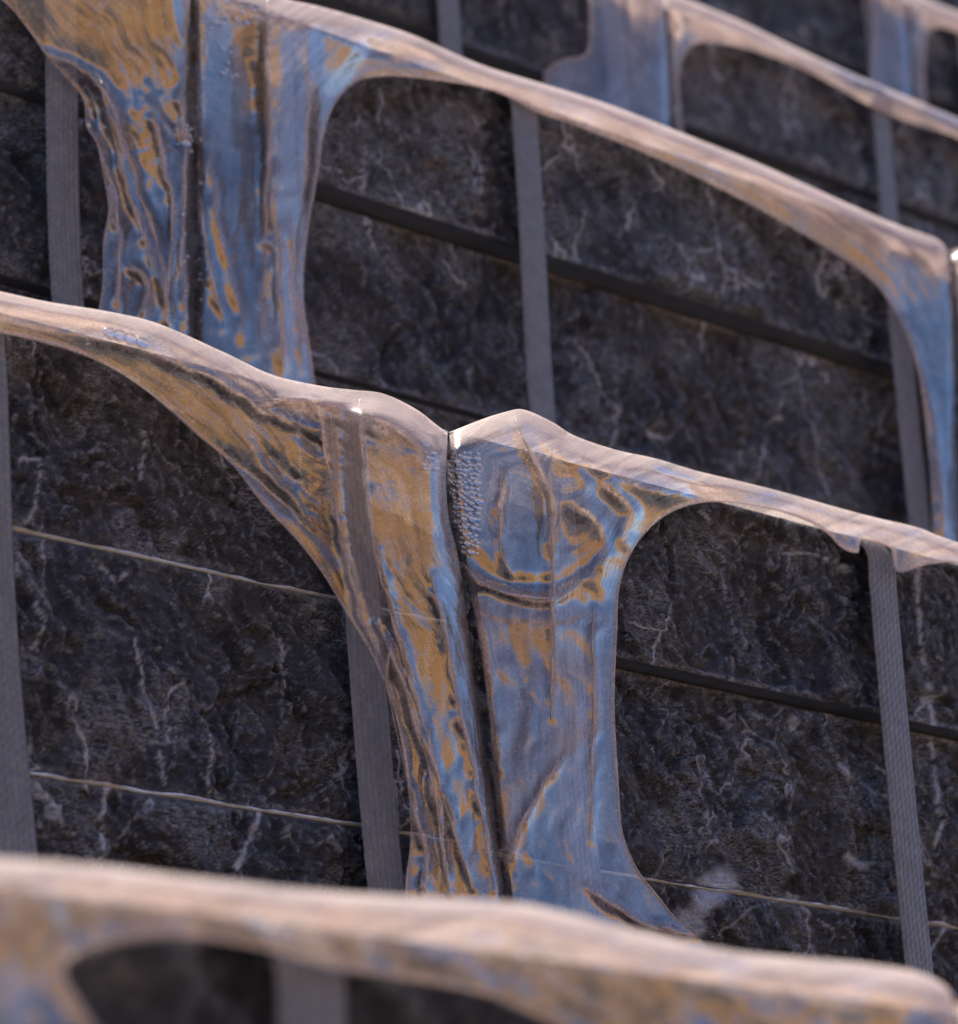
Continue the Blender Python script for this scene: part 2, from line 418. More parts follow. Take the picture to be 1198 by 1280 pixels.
def strap(parent, x, zt, zb, y, gap, width=.037, lean=0., depth=.42, topx=0.):
    """flat woven band round the pack: over the top, down the front, under the bottom"""
    path = []
    path.append((x + topx, y + depth, zt + .002))
    path.append((x + topx, y + .03, zt + .003))
    for a in np.linspace(0, math.pi / 2, 7)[1:]:
        R = .03
        path.append((x + topx * (1 - a / 1.6), y + .03 - (R + gap) * math.sin(a), zt + .003 - R + R * math.cos(a)))
    for t in np.linspace(0, 1, 22)[1:]:
        path.append((x + lean * t, y - gap * (1 - .25 * math.sin(t * 3.1) ** 2) - .0015 * math.sin(t * 7 + x * 9), zt - .027 + (zb - zt + .027) * t))
    V = []; Fq = []; UV = []; L = 0
    prev = None
    th = .0022
    for i, p in enumerate(path):
        p = np.array(p)
        if prev is not None: L += np.linalg.norm(p - prev)
        prev = p
        a = np.array(path[max(i - 1, 0)]); c = np.array(path[min(i + 1, len(path) - 1)])
        tg = _n(c - a); sd_ = np.array([1, 0, 0.]); nr = np.cross(tg, sd_); nr = -nr if (nr[1] > 0 or nr[2] < -.9) and nr[2] < .5 else nr
        hw = width / 2
        for sx, oo in ((-1, 0), (-.9, th / 2), (-.3, th * .6), (.3, th * .6), (.9, th / 2), (1, 0), (.9, -th / 2), (-.9, -th / 2)):
            V.append(p + sd_ * sx * hw + nr * oo); UV.append((sx * .9 + 5, L / .037 * 2))
    K = 8
    for i in range(len(path) - 1):
        for j in range(K):
            Fq.append((i * K + j, i * K + (j + 1) % K, (i + 1) * K + (j + 1) % K, (i + 1) * K + j))
    return mesh_obj('strap', V, Fq, M_STRAP, parent, uv=np.array(UV))

# ------------------------------------------------------------------ film
def film(parent, k, segs, w0=.031, B=.035, amp=.0022, seed=1, step=4.5, freq=11, slen=150., creases=(), dust_ridge=34, dust0=.10, dustzones=(), name='plastic_film', back=True, flame=.0008, slope=.20, tilts=()):
    """stretch film of one pack: outline from ridge / seam / hem lines, relief by depth"""
    Y = ROWY[k]
    rs = [(tag, resample(p, step)) for tag, p in segs]
    out = []; tags = []
    for tag, p in rs:
        if out and np.hypot(*(out[-1] - p[0])) < step * .6: p = p[1:]
        out += list(p); tags += [tag] * len(p)
    if np.hypot(*(out[-1] - out[0])) < step * .6: out.pop(); tags.pop()
    out = np.array(out); nb = len(out)
    x0, y0 = out.min(0); x1, y1 = out.max(0)
    gx, gy = np.meshgrid(np.arange(x0, x1, step), np.arange(y0, y1, step * .87))
    gx[::2] += step / 2
    P = np.stack([gx.ravel(), gy.ravel()], -1) + np.random.RandomState(seed).uniform(-.5, .5, (gx.size, 2))
    P = P[inside(P, out)]
    d, _, _ = dist_poly(P, np.vstack([out, out[:1]])); P = P[d > step * .55]
    allp = np.vstack([out, P])
    vc, _, fc, ov, _, _ = delaunay_2d_cdt([Vector(p) for p in allp], [(i, (i + 1) % nb) for i in range(nb)], [], 1, 1e-4)
    Q = np.array([(v[0], v[1]) for v in vc])
    big = lambda: np.full(len(Q), 400.)
    def dist_tag(tag):
        D = big(); S = np.zeros(len(Q))
        off = 0
        for t, p in rs:
            if t == tag:
                dd, ss, _ = dist_poly(Q, p); m_ = dd < D
                D = np.where(m_, dd, D); S = np.where(m_, ss + off, S); off += 900
        return D, S
    dr, sr = dist_tag('ridge'); ds, _ = dist_tag('seam'); dh, sh = dist_tag('hem')
    q = dh / (dh + np.minimum(dr, ds) + 1e-6)
    t = dr / (dr + dh + 1e-6)
    wd = np.minimum(dh + np.minimum(dr, ds), 160.)
    W = w0 + slope * .0006 * np.clip(dh + dr, 0, 170) * (1 - t)
    W -= (.030 + .4 * slope * .0006 * wd) * np.clip(1 - dr / (10 + .12 * wd), 0, 1) ** 2
    W -= .011 * np.exp(-(ds / 5.) ** 1.3)
    hi = sstep(3, 26, dh) * sstep(2, 16, dr + 6)
    wfac = wd / 110.
    ss = sh / slen
    wob = .55 * fbm(Q[:, 0] / 90, Q[:, 1] / 90, 3, seed + 40)
    n1 = fbm(q * freq * wfac + wob * 2.0, ss + wob, 3, seed, .55)
    n2 = fbm(Q[:, 0] / 48 + seed, Q[:, 1] / 95, 3, seed + 11, .5)
    mask = sstep(-.45, .55, fbm(Q[:, 0] / 120 + 3 * seed, Q[:, 1] / 150, 2, seed + 21))
    W += .6 * amp * hi * (n1 * (.35 + .9 * mask) + n2 * 1.1)
    W += flame * hi * sstep(60, 200, dr) * fbm(Q[:, 0] / 17 + Q[:, 1] / 90, Q[:, 1] / 62, 2, seed + 33)
    for pl, a, soft in tilts:
        pl = np.array(pl, float); yb_, yt_ = pl[:, 1].max(), pl[:, 1].min()
        Qc = np.stack([Q[:, 0], np.clip(Q[:, 1], yt_ + soft, yb_ - soft)], -1)
        ins = inside(Qc, pl); dd, _, _ = dist_poly(Qc, np.vstack([pl, pl[:1]]))
        W += a * .0006 * np.clip(yb_ - Q[:, 1], 0, yb_ - yt_) * sstep(-soft, soft, np.where(ins, dd, -dd)) * sstep(0, 34, dr)
    cr = np.zeros(len(Q))
    for pl, a, sg_ in creases:
        dd, aa, sd_ = dist_poly(Q + 3 * np.stack([fbm(Q[:, 0] / 30, Q[:, 1] / 30, 2, 5), fbm(Q[:, 0] / 30, Q[:, 1] / 30, 2, 6)], -1), resample(pl, 8))
        L = aa.max() + 1e-6; taper = sstep(0, .15, aa / L) * sstep(0, .15, 1 - aa / L)
        W += a * np.exp(-(dd / sg_) ** 2) * (.4 + .6 * taper)
        if a > 0: cr = np.maximum(cr, np.exp(-(dd / 2.6) ** 2) * taper)
    W = np.maximum(W, .0262 - .012 * np.exp(-ds / 6.) - .05 * np.exp(-dr / 6.))
    Vw = unproj(Q[:, 0], Q[:, 1], Y - W)
    nz = fbm(Q[:, 0] / 60, Q[:, 1] / 40, 4, seed + 60)
    dust = dust0 * (1 + .7 * fbm(Q[:, 0] / 70, Q[:, 1] / 160, 3, seed + 61))
    dd_ = dr + 14 * nz
    dust += (.70 - dust0) * (1 - sstep(dust_ridge * .45, dust_ridge, dd_))
    dust += .35 * (1 - sstep(1.5, 6, dh)) + .5 * cr
    for pl, a, soft in dustzones:
        pl = np.array(pl, float); ins = inside(Q, pl); dd, _, _ = dist_poly(Q, np.vstack([pl, pl[:1]]))
        s_ = np.where(ins, dd, -dd); dust += a * sstep(-soft, soft, s_) * (.8 + .4 * nz)
    dust = np.clip(dust, .01, .9)
    uv = np.stack([q * freq * wfac * 1.6 + wob * 1.5, ss * 1.1 + wob], -1)
    fq = np.array([f[:3] for f in fc]); nn = np.cross(Vw[fq[:, 1]] - Vw[fq[:, 0]], Vw[fq[:, 2]] - Vw[fq[:, 0]])
    flip = ((Vw[fq[:, 0]] - CAM) * nn).sum(1).mean() > 0
    V = list(Vw); F = [list(f)[::-1] if flip else list(f) for f in fc]; du = list(dust); UV = list(uv)
    bidx = {}
    for oi, lst in enumerate(ov):
        for s_ in lst:
            if s_ < nb: bidx[s_] = oi
    # the sheet runs on: back over the top of the pack, and into the gap between packs
    if back:
        for tag, dy, dz in (('ridge', .40, -.004),):
            for i in range(nb):
                j = (i + 1) % nb
                if tags[i] == tag and tags[j] == tag and i in bidx and j in bidx:
                    a, c = bidx[i], bidx[j]; base = len(V)
                    yy = Y + .40 if tag == 'ridge' else Y + .14
                    for s_ in (a, c):
                        p = Vw[s_].copy(); p[1] = yy; p[2] += dz; V.append(p); du.append(dust[s_]); UV.append(uv[s_])
                    F.append([a, c, base + 1, base])
    o = mesh_obj(name, V, F, M_FILM, parent, attrs={'dust': du}, uv=UV)
    # rolled hem along the torn edge
    hv = []; hf = []
    off = 0
    for i in range(nb):
        j = (i + 1) % nb
        if tags[i] != 'hem' or tags[j] != 'hem' or i not in bidx or j not in bidx: continue
        a, c = Vw[bidx[i]], Vw[bidx[j]]; tg = _n(c - a + 1e-9); s1 = _n(np.cross(tg, [0, 1, 0.1])); s2 = np.cross(tg, s1)
        r = .0009 * (1 + .5 * math.sin(i * .13 + seed) + .3 * math.sin(i * .037))
        b0 = len(hv)
        for p in (a, c):
            for an in range(5):
                hv.append(p + r * (math.cos(an * 1.2566) * s1 + math.sin(an * 1.2566) * s2))
        for an in range(5):
            hf.append((b0 + an, b0 + (an + 1) % 5, b0 + 5 + (an + 1) % 5, b0 + 5 + an))
    for ci, (pl, a, sg_) in enumerate(creases):
        if a <= 0 or sg_ > 7: continue
        C = resample(pl, 4.); C = C + 2.5 * np.stack([fbm(C[:, 0] / 40, C[:, 1] / 40, 2, 5 + ci), fbm(C[:, 0] / 40, C[:, 1] / 40, 2, 60 + ci)], -1)
        C = C[inside(C, out)]
        if len(C) < 6: continue
        jn = np.array([np.argmin((Q[:, 0] - c[0]) ** 2 + (Q[:, 1] - c[1]) ** 2) for c in C])
        wv_ = np.convolve(np.pad(W[jn], 2, 'edge'), np.ones(5) / 5, 'valid')
        P3 = unproj(C[:, 0], C[:, 1], Y - wv_ - .0004); tv = []; tf = []
        for i_, p in enumerate(P3):
            tg = _n(P3[min(i_ + 1, len(P3) - 1)] - P3[max(i_ - 1, 0)]); s1 = _n(np.cross(tg, [0, 1, .1])); s2 = np.cross(tg, s1)
            r = .0013 * math.sin(math.pi * (i_ + .5) / len(P3)) ** .6 * (.7 + .5 * math.sin(i_ * .31 + ci))
            for an in range(5): tv.append(p + max(r, .00025) * (1.3 * math.cos(an * 1.2566) * s1 + .8 * math.sin(an * 1.2566) * s2))
            if i_:
                for an in range(5): tf.append(((i_ - 1) * 5 + an, (i_ - 1) * 5 + (an + 1) % 5, i_ * 5 + (an + 1) % 5, i_ * 5 + an))
        pt_ = mesh_obj('pleat', tv, tf, M_HEM, parent, attrs={'dust': [.55] * len(tv)}, uv=np.array([(v[0] * 60, v[2] * 60) for v in tv])); pt_.parent = o
    if hv:
        h = mesh_obj('rolled_hem', np.array(hv) - 0, hf, M_HEM, parent, attrs={'dust': [.45] * len(hv)}, uv=np.array([(v[0] * 60, v[2] * 60) for v in hv]))
        h.parent = o
    return o, Q, W

def beads(parent_film, pack, k, Q, W, spots):
    V = []; F = []
    for x, y, r in spots:
        j = np.argmin((Q[:, 0] - x) ** 2 + (Q[:, 1] - y) ** 2)
        c = unproj(x, y, ROWY[k] - W[j] - .0012); rr = r * .00066
        # raised meniscus rim and a low dome inside it
        nu = 12; b0 = len(V); prof_ = [(1.08, 0), (1.02, .24), (.94, .30), (.85, .16), (.72, .04), (.35, .05)]
        for pr, ph in prof_:
            for u in range(nu):
                an = u / nu * 2 * math.pi
                V.append(c + rr * np.array([1.38 * pr * math.cos(an), -ph * 1.5, pr * math.sin(an)]))
        V.append(c + np.array([0, -rr * .08, 0]))
        for a_ in range(len(prof_) - 1):
            for u in range(nu):
                F.append((b0 + a_ * nu + u, b0 + a_ * nu + (u + 1) % nu, b0 + (a_ + 1) * nu + (u + 1) % nu, b0 + (a_ + 1) * nu + u))
        for u in range(nu):
            F.append((b0 + 5 * nu + u, b0 + 5 * nu + (u + 1) % nu, b0 + 6 * nu))
    o = mesh_obj('water_beads', V, F, M_WATER, pack, attrs={'dust': [.02] * len(V)}, uv=np.zeros((len(V), 2))); o.parent = parent_film; o['kind'] = 'stuff'
    return o

def pack(name, k, x0, x1, label, straps, yoff, seed, res, veins=(), fine=None, dust=(), rough=1.):
    """three slabs, bands, dust in the joints; the film is added afterwards"""
    e = bpy.data.objects.new(name, None); COL.objects.link(e)
    e.location = ((x0 + x1) / 2, ROWY[k] + .21, BASE[k]); e.empty_display_size = .2
    e['label'] = label; e['category'] = 'stone pack'; e['group'] = 'wrapped packs of dark stone in stepped rows'
    bpy.context.view_layer.update()
    g_ = .0025
    for i in range(3):
        z1 = ZTOP[k] - i * LAY[k]; z0 = z1 - LAY[k]; z1 -= .013 * (i == 0)
        slab(e, x0 + g_ + .0015 * ((i * 7 + seed) % 3), x1 - g_ - .0015 * ((i * 5 + seed) % 3), z0 + .0012, z1 - (.0012 if i else 0), ROWY[k] + yoff[i], seed * 10 + i, res, veins if k == 1 else (), fine, rough, .42 - yoff[i])
    for (i, th) in dust:
        dust_line(e, x0 + .02, x1 - .02, ZTOP[k] - i * LAY[k], ROWY[k] + max(yoff[i - 1], yoff[i]) + .0005, th, seed + i)
    for (x, gap, lean, tx) in straps:
        strap(e, x, ZTOP[k] - .012, BASE[k] - .0, ROWY[k], gap, lean=lean, topx=tx)
    return e

NAME = 'stone_pack'
# ---- middle tier (sharp): two packs that meet at x = 2.085
VL = [([(135, 985), (124, 1020), (128, 1060), (124, 1090)], 5, .9), ([(325, 1015), (312, 1050), (294, 1090)], 5, .9), ([(365, 1030), (355, 1060)], 3, .5),
      ([(190, 1000), (160, 1030), (150, 1050)], 3, .5), ([(170, 800), (180, 860), (200, 920), (205, 985)], 3.5, .7), ([(352, 800), (356, 860)], 3, .7), ([(265, 920), (262, 990)], 3, .7),
      ([(50, 580), (48, 610), (35, 650)], 4, .7), ([(180, 540), (177, 600)], 3, .6), ([(40, 750), (58, 775), (42, 810)], 4, .7), ([(120, 700), (145, 730), (160, 715)], 4, .6), ([(30, 575), (50, 572)], 4, .7), ([(20, 690), (40, 720), (60, 760)], 3, .4)]
a1 = pack(NAME, 1, .945, 2.085, 'dark stone pack of the second tier whose film sweeps into an orange fan', [(1.952, .020, .012, -.004), (1.614, .018, .014, 0), (1.20, .018, 0, 0)], (0, .001, .002), 1, .0021, VL, (1.55, 2.09), ((1, .0003), (2, .0004)))
VR = [([(900, 1105), (880, 1125), (865, 1150)], 36, .8), ([(1150, 710), (1148, 780), (1160, 860), (1168, 905)], 5, .7), ([(1165, 930), (1172, 1000), (1180, 1030), (1170, 1060)], 5, .7), ([(1180, 1160), (1165, 1190), (1160, 1220)], 4, .7),
      ([(1050, 955), (1075, 975), (1090, 990), (1118, 1000)], 4, .7), ([(1058, 1072), (1085, 1083)], 9, .9), ([(1090, 990), (1095, 1080)], 3, .5), ([(980, 690), (1010, 692), (1045, 700)], 3.5, .6), ([(1045, 708), (1060, 712)], 8, .6), ([(875, 640), (892, 655)], 3, .6),
      ([(1000, 1120), (940, 1135), (900, 1165)], 3, .5), ([(900, 680), (905, 730), (920, 790)], 3, .4), ([(985, 1115), (1010, 1140), (1040, 1160)], 3, .5), ([(915, 880), (912, 910)], 3, .5), ([(940, 890), (960, 905), (975, 885)], 3, .5)]
a2 = pack(NAME, 1, 2.085, 3.225, 'dark stone pack of the second tier with bubbled blue pillar of film', [(2.172, .020, .000, 0), (2.574, .019, -.010, -.008), (3.11, .018, 0, 0)], (0, .017, .018), 2, .0021, VR, (2.08, 2.80), ((2, .00035),))
# ---- tier above
b1 = pack(NAME, 2, 1.145, 2.285, 'stone pack of the third tier with crumpled amber film beside a sawn grey band', [(2.120, .020, -.004, 0), (1.72, .02, 0, 0)], (0, .012, .024), 3, .0032, (), (2.02, 2.29), ())
b2 = pack(NAME, 2, 2.285, 3.432, 'stone pack of the third tier under a smooth arch of film with a cream ridge', [(2.383, .020, -.002, 0), (2.716, .022, -.008, -.006), (3.298, .022, -.006, 0)], (0, .030, .038), 4, .0034, (), (2.38, 3.44), ())
b3 = pack(NAME, 2, 3.432, 4.572, 'stone pack of the third tier, the one after the smooth arch', [(3.56, .02, 0, 0)], (0, .02, .03), 5, .008)
# ---- third tier
c1 = pack(NAME, 3, 2.425, 3.565, 'dark stone pack of the fourth tier ending in a pale lilac film pillar', [(3.15, .02, 0, 0), (3.44, .02, 0, 0)], (0, .03, .03), 6, .006)
c2 = pack(NAME, 3, 3.565, 4.705, 'dark stone pack of the fourth tier under a pale film arch and grey band', [(3.965, .026, -.01, 0)], (0, .02, .03), 7, .006)
# ---- fourth tier
d1 = pack(NAME, 4, 3.62, 4.76, 'dark stone pack of the fifth tier with rust toned film at its end', [(4.64, .02, 0, 0)], (0, .02, .03), 8, .01)
d2 = pack(NAME, 4, 4.76, 5.90, 'dark stone pack of the fifth tier under a thin cream film edge', [(4.88, .02, 0, 0), (5.3, .02, 0, 0)], (0, .02, .03), 9, .01)
e1 = pack(NAME, 5, 4.85, 5.99, 'bare dark stone pack of the topmost tier behind a thin cream film edge', [(5.25, .02, 0, 0), (5.8, .02, 0, 0)], (0, .02, .03), 12, .012)
# ---- lowest tier
z1 = pack(NAME, 0, 0.39, 1.53, 'stone pack of the lowest tier under a thick cream and orange film roll', [(1.080, .020, 0, 0), (.50, .02, 0, 0), (1.42, .02, 0, 0)], (0, .01, .01), 10, .005)
z2 = pack(NAME, 0, 1.53, 2.67, 'stone pack of the lowest tier beyond the thick cream film roll', [(1.65, .02, 0, 0)], (0, .01, .01), 11, .012)

# ------------------------------------------------------------------ films
# middle tier, left pack
fa1, Q1, W1 = film(a1, 1, [
    ('ridge', [(-260, 318), (-60, 352), (0, 364), (60, 377), (140, 390), (200, 405), (280, 440), (340, 468), (400, 482), (440, 487), (480, 492), (520, 511), (545, 530), (560, 541)]),
    ('seam', [(560, 541), (558, 600), (562, 650), (574, 700), (588, 800), (599, 880), (611, 960), (621, 1040), (629, 1110), (636, 1190)]),
    ('cut', [(636, 1190), (508, 1190)]),
    ('hem', [(508, 1190), (508, 1110), (514, 1050), (512, 990), (503, 925), (488, 870), (466, 818), (440, 775), (420, 742), (400, 711), (370, 672), (330, 630), (290, 580), (250, 545), (200, 500), (150, 465), (100, 440), (50, 425), (0, 415), (-60, 405), (-260, 380)]),
    ('cut', [(-260, 380), (-260, 318)])],
    slope=.29, flame=.0013,
    tilts=[([(440, 640), (562, 640), (590, 900), (600, 1120), (515, 1120), (490, 860)], .11, 30)],
    B=.050, amp=.0013, seed=3, freq=9, slen=170, step=3.6, dust_ridge=40, dust0=.07,
    creases=[([(110, 418), (190, 440), (259, 469), (319, 505), (392, 541)], .007, 9), ([(20, 396), (80, 402), (140, 414)], -.005, 6), ([(315, 501), (370, 500), (440, 502)], .005, 6),
             ([(330, 515), (370, 535), (400, 560)], -.003, 9), ([(470, 780), (497, 840), (528, 930), (545, 1000), (560, 1120)], .006, 6), ([(488, 800), (485, 860), (502, 930), (512, 990)], .005, 5), ([(470, 690), (500, 800), (545, 960), (590, 1110)], .005, 6),
             ([(275, 560), (320, 600), (365, 640)], -.003, 9), ([(330, 565), (380, 610)], -.003, 9), ([(400, 500), (420, 640), (450, 760), (480, 840)], .003, 7), ([(450, 500), (462, 640), (480, 740)], .003, 7), ([(540, 720), (570, 860), (600, 1000), (618, 1110)], .005, 7),
             ([(510, 980), (530, 1060), (528, 1130)], .005, 6)],
    dustzones=[([(455, 535), (552, 550), (556, 640), (572, 725), (500, 725), (466, 640)], .27, 18), ([(402, 505), (447, 500), (470, 690), (484, 770), (438, 765), (413, 640)], .12, 2.5), ([(440, 484), (545, 525), (556, 560), (480, 545), (452, 520)], .30, 14), ([(300, 440), (430, 484), (440, 500), (320, 500)], .22, 8), ([(505, 1010), (625, 1020), (640, 1190), (505, 1190)], .10, 30)])
# middle tier, right pack
fa2, Q2, W2 = film(a2, 1, [
    ('ridge', [(562, 541), (600, 525), (635, 514), (656, 512), (690, 527), (720, 545), (770, 562), (820, 573), (870, 588), (920, 600), (980, 615), (1050, 635), (1100, 648), (1150, 660), (1198, 678), (1450, 760)]),
    ('cut', [(1450, 760), (1450, 800)]),
    ('hem', [(1450, 800), (1260, 715), (1198, 703), (1160, 704), (1124, 714), (1117, 694), (1112, 684), (1078, 674), (1072, 690), (1052, 683), (1035, 665), (1010, 650), (970, 637), (920, 628), (880, 627), (850, 634), (825, 648), (805, 668), (790, 690), (779, 715), (772, 745), (770, 790), (768, 850), (768, 920), (772, 980), (778, 1040), (795, 1085), (820, 1118), (845, 1148), (880, 1178), (905, 1210)]),
    ('cut', [(905, 1210), (640, 1190)]),
    ('seam', [(640, 1190), (633, 1110), (626, 1050), (619, 985), (612, 900), (602, 820), (588, 740), (574, 680), (566, 610), (562, 541)])],
    slope=.13, tilts=[([(705, 565), (800, 590), (850, 615), (800, 670), (775, 750), (730, 750), (705, 640)], .14, 30)],
    B=.045, amp=.0013, flame=.0003, seed=5, freq=7, slen=230, step=3.6, dust_ridge=26, dust0=.10,
    creases=[([(580, 688), (602, 709), (640, 725), (682, 729), (708, 722), (724, 709)], -.0025, 9), ([(580, 706), (600, 727), (640, 743), (682, 747), (708, 740), (728, 724)], .0045, 7), ([(590, 765), (640, 775), (700, 776), (740, 760)], .003, 28), ([(640, 515), (660, 560), (690, 620), (690, 690)], .004, 7), ([(655, 512), (720, 560), (790, 600), (850, 615)], .005, 13), ([(690, 530), (740, 590), (770, 650)], -.003, 10),
             ([(715, 630), (745, 650), (755, 690), (735, 740)], .005, 13), ([(700, 640), (715, 690)], -.003, 12), ([(748, 600), (790, 640), (775, 690)], .004, 12), ([(800, 580), (850, 600), (900, 612)], .004, 6), ([(630, 590), (626, 680), (640, 720)], .004, 6), ([(688, 560), (690, 660), (692, 760), (690, 900)], .003, 6), ([(742, 760), (742, 900), (740, 1050)], .0025, 6),
             ([(705, 945), (676, 990), (648, 1040), (633, 1090)], .003, 6), ([(735, 1110), (800, 1150), (870, 1172)], .005, 7), ([(600, 770), (612, 860), (622, 960)], .005, 8), ([(640, 760), (650, 860), (640, 960)], -.003, 12)],
    dustzones=[([(690, 560), (738, 565), (742, 1120), (692, 1120)], .10, 2.5), ([(1000, 625), (1130, 655), (1198, 680), (1198, 705), (1125, 715), (1050, 690), (1000, 650)], .25, 10), ([(590, 745), (765, 765), (768, 905), (735, 925), (700, 955), (665, 1000), (635, 1075), (618, 980)], .22, 3), ([(565, 560), (690, 540), (690, 700), (620, 720), (580, 690)], .07, 10)])
# tier above, left pack
fb1, Q3, W3 = film(b1, 2, [
    ('ridge', [(-260, -200), (-60, -160), (240, -40)]),
    ('seam', [(238, -40), (238, 0), (240, 100), (243, 200), (243, 300), (243, 420), (243, 480)]),
    ('cut', [(243, 480), (120, 450)]),
    ('hem', [(120, 450), (124, 392), (129, 350), (130, 300), (137, 262), (130, 215), (122, 180), (109, 157), (105, 124), (82, 95), (58, 67), (38, 38), (4, 0), (-60, -40), (-260, -90)]),
    ('cut', [(-260, -90), (-260, -200)])],
    slope=.36, flame=.0012, tilts=[([(0, -60), (235, -60), (232, 90), (160, 110), (60, 60)], .16, 26)],
    B=.045, amp=.0017, seed=9, freq=12, slen=120, step=4.2, dust_ridge=30, dust0=.07,
    creases=[([(56, 67), (100, 85), (131, 112), (150, 169), (176, 240), (202, 337), (206, 400)], .008, 7), ([(127, 109), (137, 150), (169, 262), (204, 360)], .007, 6), ([(184, 109), (208, 210), (217, 262), (208, 405)], .007, 7), ([(225, 90), (232, 200), (228, 330), (236, 410)], .005, 6), ([(110, 160), (140, 230), (150, 330), (145, 400)], .006, 7), ([(85, 95), (105, 120), (118, 160)], -.006, 8), ([(160, 330), (185, 350), (180, 400)], .006, 6), ([(160, 150), (185, 250), (192, 320)], -.006, 9)])
# tier above, right pack
fb2, Q4, W4 = film(b2, 2, [
    ('ridge', [(243, -40), (345, -5), (400, 8), (460, 25), (520, 45), (600, 80), (680, 105), (760, 130), (850, 165), (950, 205), (1050, 250), (1120, 280), (1170, 298), (1184, 314), (1188, 332)]),
    ('seam', [(1188, 332), (1193, 420), (1197, 560), (1202, 720)]),
    ('cut', [(1202, 720), (1168, 700)]),
    ('hem', [(1168, 700), (1166, 620), (1160, 540), (1150, 470), (1132, 412), (1106, 368), (1085, 345), (1050, 320), (1000, 290), (930, 250), (850, 210), (780, 180), (720, 155), (675, 140), (640, 122), (600, 108), (540, 98), (490, 94), (455, 98), (430, 115), (414, 140), (404, 170), (399, 205), (392, 245), (385, 290), (380, 340), (380, 385), (386, 430), (393, 475), (396, 520)]),
    ('cut', [(396, 520), (248, 490)]),
    ('seam', [(248, 490), (248, 420), (248, 300), (247, 200), (245, 100), (243, 0), (243, -40)])],
    slope=.38, tilts=[([(335, 220), (386, 230), (380, 480), (345, 480)], .16, 20), ([(385, 20), (470, 40), (410, 120), (398, 200), (385, 220)], .12, 14)],
    B=.040, amp=.0014, flame=.0006, seed=14, freq=8, slen=220, step=4.2, dust_ridge=34, dust0=.08,
    creases=[([(335, 0), (338, 150), (332, 300), (325, 440)], .003, 7), ([(382, 40), (385, 150), (380, 260)], .003, 7), ([(340, 220), (348, 300), (352, 400), (350, 470)], .006, 9), ([(262, 180), (275, 280), (300, 380), (310, 440)], .006, 10), ([(300, 60), (310, 100), (308, 170)], -.006, 12), ([(250, 240), (262, 330), (280, 410)], .005, 7), ([(365, 280), (370, 380), (380, 460)], .004, 6), ([(1130, 400), (1150, 470), (1170, 560), (1180, 680)], .007, 8), ([(420, 30), (470, 60), (560, 75)], -.004, 8)],
    dustzones=[([(337, 8), (384, 22), (381, 240), (376, 460), (326, 445), (334, 240)], .12, 2.5), ([(690, 108), (860, 165), (1060, 250), (1185, 310), (1188, 345), (1090, 320), (900, 215), (740, 145)], .45, 10)])
fb3, _, _ = film(b3, 2, [
    ('ridge', [(1191, 338), (1205, 312), (1230, 316), (1450, 420)]), ('cut', [(1450, 420), (1450, 500)]),
    ('hem', [(1450, 500), (1390, 470), (1350, 520), (1345, 760)]), ('cut', [(1345, 760), (1206, 720)]),
    ('seam', [(1206, 720), (1201, 560), (1197, 420), (1191, 338)])], seed=17, step=7)
fc1, _, _ = film(c1, 3, [
    ('ridge', [(400, -170), (640, -90), (828, -12)]), ('seam', [(828, -12), (834, 60), (838, 170)]), ('cut', [(838, 170), (690, 140)]),
    ('hem', [(690, 140), (680, 95), (705, 74), (732, 68), (737, 40), (735, -10), (715, -40), (640, -60), (400, -140)]), ('cut', [(400, -140), (400, -170)])],
    B=.05, slope=.4, seed=21, step=7, dust0=.22, dust_ridge=40)
fc2, _, _ = film(c2, 3, [
    ('ridge', [(834, -10), (870, 3), (930, 28), (1000, 62), (1080, 98), (1198, 148), (1450, 255)]), ('cut', [(1450, 255), (1450, 300)]),
    ('hem', [(1450, 300), (1260, 208), (1198, 172), (1130, 150), (1085, 130), (1040, 105), (990, 80), (930, 60), (885, 52), (862, 60), (850, 85), (850, 120), (856, 175)]), ('cut', [(856, 175), (844, 172)]),
    ('seam', [(844, 172), (838, 60), (834, -10)])], B=.045, slope=.4, seed=23, step=6, dust0=.25, dust_ridge=50)
fd1, _, _ = film(d1, 4, [
    ('ridge', [(800, -140), (1000, -62), (1132, -14)]), ('seam', [(1132, -14), (1136, 60), (1140, 140)]), ('cut', [(1140, 140), (1085, 120)]),
    ('hem', [(1085, 120), (1092, 40), (1090, 0), (1070, -18), (1000, -40), (800, -115)]), ('cut', [(800, -115), (800, -140)])], B=.05, slope=.42, seed=25, step=7, dust0=.16)
fd2, _, _ = film(d2, 4, [
    ('ridge', [(1136, -12), (1160, -2), (1198, 14), (1450, 105)]), ('cut', [(1450, 105), (1450, 140)]),
    ('hem', [(1450, 140), (1260, 64), (1198, 40), (1174, 34), (1160, 46), (1156, 90), (1160, 150)]), ('cut', [(1160, 150), (1144, 145)]),
    ('seam', [(1144, 145), (1140, 60), (1136, -12)])], B=.045, slope=.42, seed=27, step=7, dust0=.25, dust_ridge=40)
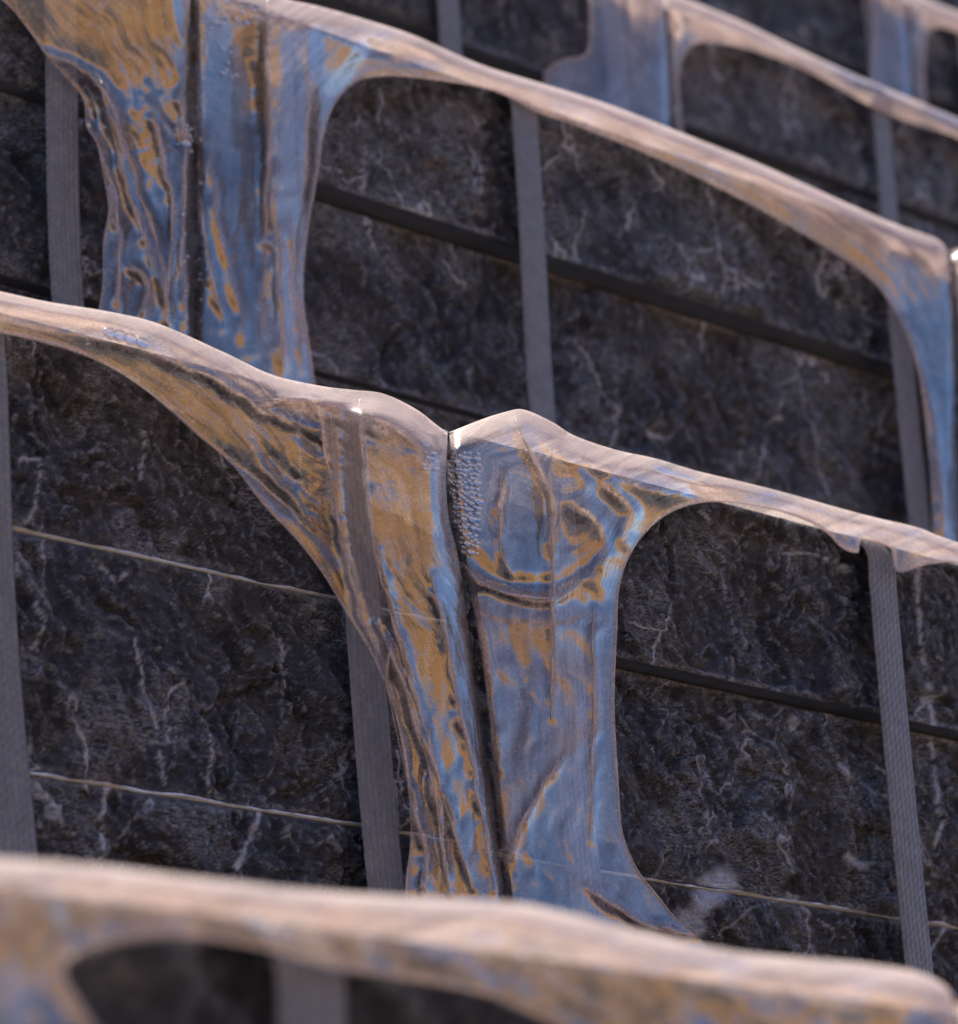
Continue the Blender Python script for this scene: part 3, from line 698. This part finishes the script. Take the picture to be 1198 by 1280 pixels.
fz1, _, _ = film(z1, 0, [
    ('ridge', [(-300, 1040), (-60, 1065), (0, 1073), (100, 1080), (250, 1098), (400, 1114), (560, 1124), (640, 1128), (700, 1139), (800, 1164), (880, 1182), (960, 1194), (1060, 1202), (1130, 1211), (1170, 1224), (1188, 1240), (1194, 1256)]),
    ('seam', [(1194, 1256), (1200, 1340), (1204, 1430)]), ('cut', [(1204, 1430), (820, 1430)]),
    ('hem', [(820, 1430), (770, 1340), (700, 1285), (640, 1255), (590, 1236), (500, 1219), (425, 1208), (345, 1188), (280, 1174), (225, 1168), (160, 1172), (110, 1184), (84, 1200), (80, 1222), (100, 1255), (130, 1310), (150, 1430)]),
    ('cut', [(150, 1430), (-300, 1400), (-300, 1040)])],
    B=.06, slope=.13, amp=.003, seed=31, step=7, dust0=.16, dust_ridge=46, freq=7, slen=260)
fz2, _, _ = film(z2, 0, [
    ('ridge', [(1199, 1258), (1230, 1250), (1450, 1290)]), ('cut', [(1450, 1290), (1450, 1330)]),
    ('hem', [(1450, 1330), (1400, 1320), (1350, 1350), (1345, 1430)]), ('cut', [(1345, 1430), (1210, 1430)]), ('seam', [(1210, 1430), (1204, 1340), (1199, 1258)])], seed=33, step=9)

# ------------------------------------------------------------------ water beads caught under the film
R = random.Random(12)
sp = []
def cluster(n, x0, x1, y0, y1, r0, r1, sh=lambda x, y: True):
    c = 0
    for _ in range(n * 60):
        if c >= n: break
        x, y, r = R.uniform(x0, x1), R.uniform(y0, y1), r0 + (r1 - r0) * R.random() ** 3
        if sh(x, y) and all((x - a) ** 2 + (y - b_) ** 2 > (1.02 * (r + c_)) ** 2 for a, b_, c_ in sp):
            sp.append((x, y, r)); c += 1
cluster(110, 562, 600, 566, 692, 2.0, 5.2, lambda x, y: 562 + max(0, (y - 600) * .16) < x < 600 - max(0, (y - 640) * .04) and not (y > 660 and x < 575))
beads(fa2, a2, 1, Q2, W2, sp)
sp = []; cluster(14, 530, 546, 553, 586, 1.6, 3.6)
sp += [(138, 417, 6.5), (150, 420, 6.5), (163, 424, 6.5), (178, 429, 6)]
beads(fa1, a1, 1, Q1, W1, sp)
sp = []; cluster(16, 268, 326, 0, 30, 3, 8); cluster(26, 254, 264, 20, 150, 1.4, 2.6); cluster(8, 276, 296, 60, 108, 2, 4); cluster(12, 248, 253, 170, 420, 1.5, 3)
beads(fb2, b2, 2, Q4, W4, sp)
sp = []; cluster(14, 218, 240, 152, 190, 2, 5.5); cluster(8, 228, 236, 230, 400, 1.5, 3)
beads(fb1, b1, 2, Q3, W3, sp)
